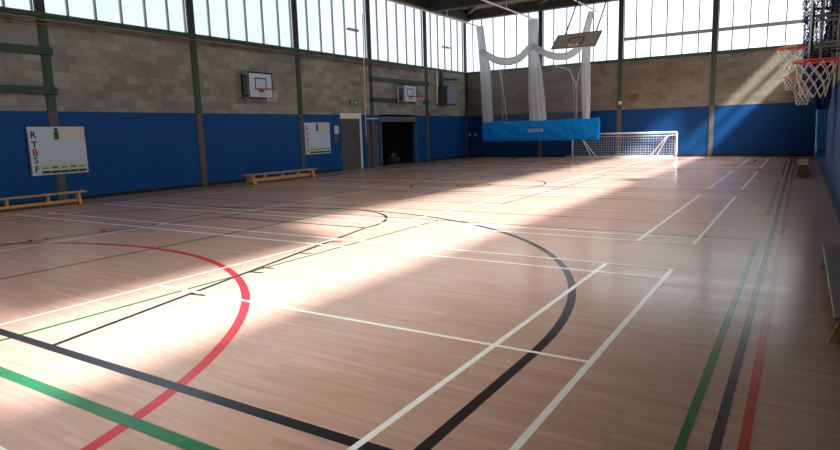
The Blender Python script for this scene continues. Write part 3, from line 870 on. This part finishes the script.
# ------------------------------------------------------------------ navy divider net bunched at the right wall
dn = thing('divider_net', (.3, 16.4, .6), 'navy blue division net bunched against the right wall', 'net')
rows = []
prof = [(4.7, -.16, .54), (4.1, -.14, .54), (3.3, -.08, .54), (2.7, -.0, .54), (2.35, .06, .53), (2.1, .14, .51), (1.8, .24, .48)]
for z, a, c in prof:
    row = []
    n = 90
    for k in range(n + 1):
        u = k / n
        row.append((a + (c - a) * u + .015 * math.sin(9 * z + k), 15.9 + .9 * (.5 + .5 * math.sin(u * 46 + .15 * z)) , z + .03 * math.sin(k * .8)))
    rows.append(row)
MB().grid(rows).build('hanging_netting', M['net_navy'], dn, smooth=True)
rows = []
for i in range(6):
    z = .78 + 1.0 * i / 5
    rows.append([(.25 + .02 * (1 - i / 5) + .2 * k / 30 + .008 * math.sin(3 * i + k), 15.75 + .3 * (.5 + .5 * math.sin(k * .9 + .3 * i)), z + .02 * math.sin(k * .7)) for k in range(31)])
sk = MB().grid(rows).build('canvas_skirt', M['light_canvas'], dn, smooth=True); sk['label'] = 'light blue canvas skirt'
m_ = sk.modifiers.new('thick', 'SOLIDIFY'); m_.thickness = .012

# ------------------------------------------------------------------ benches
def bench(x, y0, y1, h, w, label, top_m, body_m, over=.14, chunk=1.0):
    t = thing('balance_bench', (x, (y0 + y1) / 2, 0), label, 'bench', 'low gym benches')
    MB().bbox((x - w/2, y0, h - .035), (x + w/2, y1, h), .008).build('seat', top_m, t)
    MB().bbox((x - .05, y0 + over, .05), (x + .05, y1 - over, .08 + .04 * chunk), .008).build('lower_rail', body_m, t)
    L = y1 - y0; n = 3
    for yy in (y0 + over + .05, y1 - over - .05):
        g = MB()
        for sx in (-1, 1):
            g.poly([(x + sx * w * .30, yy - .03, h - .035), (x + sx * (w * .30 - .05), yy - .03, h - .035), (x + sx * (w * .56 - .05), yy - .03, .0), (x + sx * w * .56, yy - .03, .0)], (0, .06 * chunk, 0))
        g.box((x - w * .45, yy - .025, .05), (x + w * .45, yy + .025 * chunk, .05 + .055 * chunk))
        g.build('end_frame', body_m, t)
    for k in range(1, n + 1):
        yy = y0 + L * k / (n + 1)
        MB().bbox((x - .04, yy - .03 * chunk, .10), (x + .04, yy + .03 * chunk, h - .035), .005).build('strut', body_m, t)
    return t
bench(-15.7, 4.9, 8.6, .31, .24, 'low pale wood bench under the large notice board at the left edge', M['wood'], M['wood'])
bench(-15.5, 13.85, 17.15, .31, .36, 'low pale wood bench by the left wall before the second notice board', M['wood'], M['wood'], chunk=2.0)
bench(.41, 4.86, 7.8, .24, .30, 'long low bench at the right edge with a greyed top', M['pad'], M['wood_dark'])
bench(.09, 20.0, 23.2, .34, .26, 'distant low wooden bench seen end-on beside the far right lines', M['wood_old'], M['wood_old'])

# ------------------------------------------------------------------ heater, pipes, rods, plates
t = thing('fan_heater', (XL, 28.8, 2.9), 'blue-grey box fan heater high on the left wall near the far corner', 'heater')
hx = -15.95
MB().bbox((XL + .02, 28.3, 2.92), (hx, 29.3, 3.9), .02).build('casing', M['heater_dark'], t)
g = MB(); g.bbox((hx, 28.33, 2.98), (hx + .02, 29.27, 3.86), .008)
for k in range(9): g.box((hx + .02, 28.38 + k * .1, 3.02), (hx + .035, 28.38 + k * .1 + .05, 3.82))
g.build('grille', M['heater'], t)
g = MB(); g.bbox((XL, 28.55, 3.9), (XL + .08, 28.8, 4.68), .006); g.bar((XL + .1, 28.9, 4.3), (XL + .1, 30.3, 4.36), .06, .1); g.build('bracket', M['black'], t)
MB().tube([(XL + .08, 28.1, 4.70), (XL + .08, 28.1, 3.0)], .05, 10).build('flue_pipe', M['white'], t, smooth=True)
t = thing('window_rod', (XL + .26, 21.52, 1.14), 'thin white window winding rod hanging beside the grey door', 'rod')
MB().tube([(XL + .26, 21.62, 6.6), (XL + .26, 21.6, 5.6), (XL + .26, 21.52, 1.4)], .022, 8).build('rod', M['white'], t, smooth=True)
MB().tube([(XL + .26, 21.52, 1.4), (XL + .26, 21.54, 1.14)], .03, 8).build('handle', M['red_plastic'], t, smooth=True)
t = thing('wall_bar', (XL + .05, 22.35, 2.2), 'short white horizontal bar on the wall across the hanging rod', 'bracket')
MB().tube([(XL + .09, 21.8, 2.2), (XL + .09, 22.75, 2.2)], .025, 8).build('bar', M['white'], t, smooth=True)
for y in (21.95, 22.68): MB().tube([(XL, y, 2.2), (XL + .09, y, 2.2)], .02, 8).build('stand_off', M['white'], t)
MB().bbox((XL + .06, 22.7, 2.15), (XL + .12, 22.78, 2.25), .008).build('end_cap', M['steel'], t)
t = thing('brick_vent', (-7.17, YF, 2.75), 'small red brick vent in the far block wall', 'vent')
g = MB()
for k in range(5): g.box((-7.35, YF - .02, 2.77 + k * .068), (-6.99, YF, 2.82 + k * .068))
g.box((-7.37, YF - .012, 2.75), (-6.97, YF, 3.11)); g.build('grille', M['brick'], t)
t = thing('junction_box', (-7.82, YF - .07, 2.62), 'small white box on the far column above the blue paint', 'box')
MB().bbox((-7.9, YF - .10, 2.62), (-7.74, YF - .04, 2.78), .01).build('junction_case', M['label'], t)  # cover of the junction box, no socket in it
t = thing('socket_box', (-16.3, YF, 1.2), 'pair of small white sockets near the far left corner', 'socket')
for x in (-16.36, -16.0): MB().bbox((x - .05, YF - .05, 1.2), (x + .05, YF, 1.36), .01).build('outlet', M['label'], t)
t = thing('ceiling_light', (-14.5, 27.7, 7.5), 'long pale fluorescent batten under the dark ceiling', 'light')
MB().bbox((-15.2, 27.62, 7.68), (-13.7, 27.78, 7.75), .01).build('batten', M['white'], t)
MB().tube([(-15.15, 27.7, 7.64), (-13.75, 27.7, 7.64)], .04, 10).build('tube', M['tube'], t, smooth=True)
for x in (-14.9, -14.0): MB().tube([(x, 27.7, 7.75), (x, 27.7, Z_CEIL)], .01, 6).build('hanger', M['steel'], t)
t = thing('window_stay', (-4.65, YF - .12, 4.85), 'thin wire stay with a bar hanging before the far window', 'stay')
MB().tube([(-5.42, YF - .07, 4.88), (-3.92, YF - .07, 4.88)], .012, 6).build('bar', M['label'], t)
for a, b_ in ((-5.4, -5.3), (-3.95, -3.86)): MB().tube([(a, YF - .07, 4.88), (b_, YF - .07, 5.66)], .008, 6).build('wire', M['label'], t)

# ------------------------------------------------------------------ daylight
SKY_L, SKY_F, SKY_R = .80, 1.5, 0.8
SKY_GLOW = 26.0
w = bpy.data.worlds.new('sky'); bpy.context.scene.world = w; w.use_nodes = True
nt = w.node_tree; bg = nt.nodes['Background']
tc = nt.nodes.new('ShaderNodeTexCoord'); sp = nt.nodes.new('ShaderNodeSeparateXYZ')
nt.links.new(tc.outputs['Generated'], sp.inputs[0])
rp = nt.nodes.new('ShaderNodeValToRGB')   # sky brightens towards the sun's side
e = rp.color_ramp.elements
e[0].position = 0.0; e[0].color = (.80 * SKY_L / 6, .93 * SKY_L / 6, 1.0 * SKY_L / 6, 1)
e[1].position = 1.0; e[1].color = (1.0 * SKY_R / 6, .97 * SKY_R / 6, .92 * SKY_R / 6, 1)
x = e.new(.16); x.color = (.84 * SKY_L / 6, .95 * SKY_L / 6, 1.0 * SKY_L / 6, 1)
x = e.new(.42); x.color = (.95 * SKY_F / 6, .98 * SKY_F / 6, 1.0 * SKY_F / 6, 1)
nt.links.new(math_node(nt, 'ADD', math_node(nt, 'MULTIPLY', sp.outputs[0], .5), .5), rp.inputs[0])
SUN = V((1, -.4, 1.55)).normalized()  # centre of the added sky glow, set higher than the sun lamp
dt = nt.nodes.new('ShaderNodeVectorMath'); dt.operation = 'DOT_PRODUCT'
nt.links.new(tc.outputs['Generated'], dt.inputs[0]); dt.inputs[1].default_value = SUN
glow = math_node(nt, 'POWER', math_node(nt, 'MAXIMUM', dt.outputs['Value'], 0.0), 16.0)   # glow lobe added in the unseen sky to brighten the near floor
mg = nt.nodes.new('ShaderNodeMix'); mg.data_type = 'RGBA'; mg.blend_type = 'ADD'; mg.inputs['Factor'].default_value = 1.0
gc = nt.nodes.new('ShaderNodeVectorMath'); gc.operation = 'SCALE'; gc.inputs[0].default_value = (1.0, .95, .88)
nt.links.new(math_node(nt, 'MULTIPLY', glow, SKY_GLOW / 6), gc.inputs['Scale'])
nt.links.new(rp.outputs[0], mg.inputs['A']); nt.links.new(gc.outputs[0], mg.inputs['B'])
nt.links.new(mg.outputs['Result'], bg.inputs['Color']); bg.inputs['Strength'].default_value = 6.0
w.cycles.sampling_method = 'MANUAL'; w.cycles.sample_map_resolution = 512
sl = bpy.data.lights.new('sun', 'SUN'); sl.energy = 13.0; sl.angle = math.radians(4.0); sl.color = (1.0, .97, .92)
so = bpy.data.objects.new('sun', sl); C.objects.link(so)
so.rotation_euler = V((-1, .45, -1.087)).to_track_quat('-Z', 'Y').to_euler()
so.location = (12, 10, 20)

# ------------------------------------------------------------------ camera
cd = bpy.data.cameras.new('camera'); co = bpy.data.objects.new('camera', cd); C.objects.link(co)
r = V((0.8476138, 0.52983988, -0.0286452)); u = V((-0.05745372, 0.14531162, 0.98771636)); f = V((-0.527494, 0.83555624, -0.15360941))
m4 = Matrix(((r.x, u.x, -f.x, 0), (r.y, u.y, -f.y, 0), (r.z, u.z, -f.z, 1.57665), (0, 0, 0, 1)))
co.matrix_world = m4
cd.sensor_width = 36; cd.lens = 36 * 603.035 / 840; cd.clip_start = .02; cd.clip_end = 300
sc = bpy.context.scene
sc.camera = co
sc.view_settings.view_transform = 'Standard'; sc.view_settings.look = 'None'
sc.view_settings.exposure = 0.58; sc.view_settings.gamma = 1.0; sc.view_settings.use_curve_mapping = False
sc.cycles.max_bounces = 10; sc.cycles.diffuse_bounces = 5; sc.cycles.transparent_max_bounces = 24
sc.cycles.caustics_reflective = False
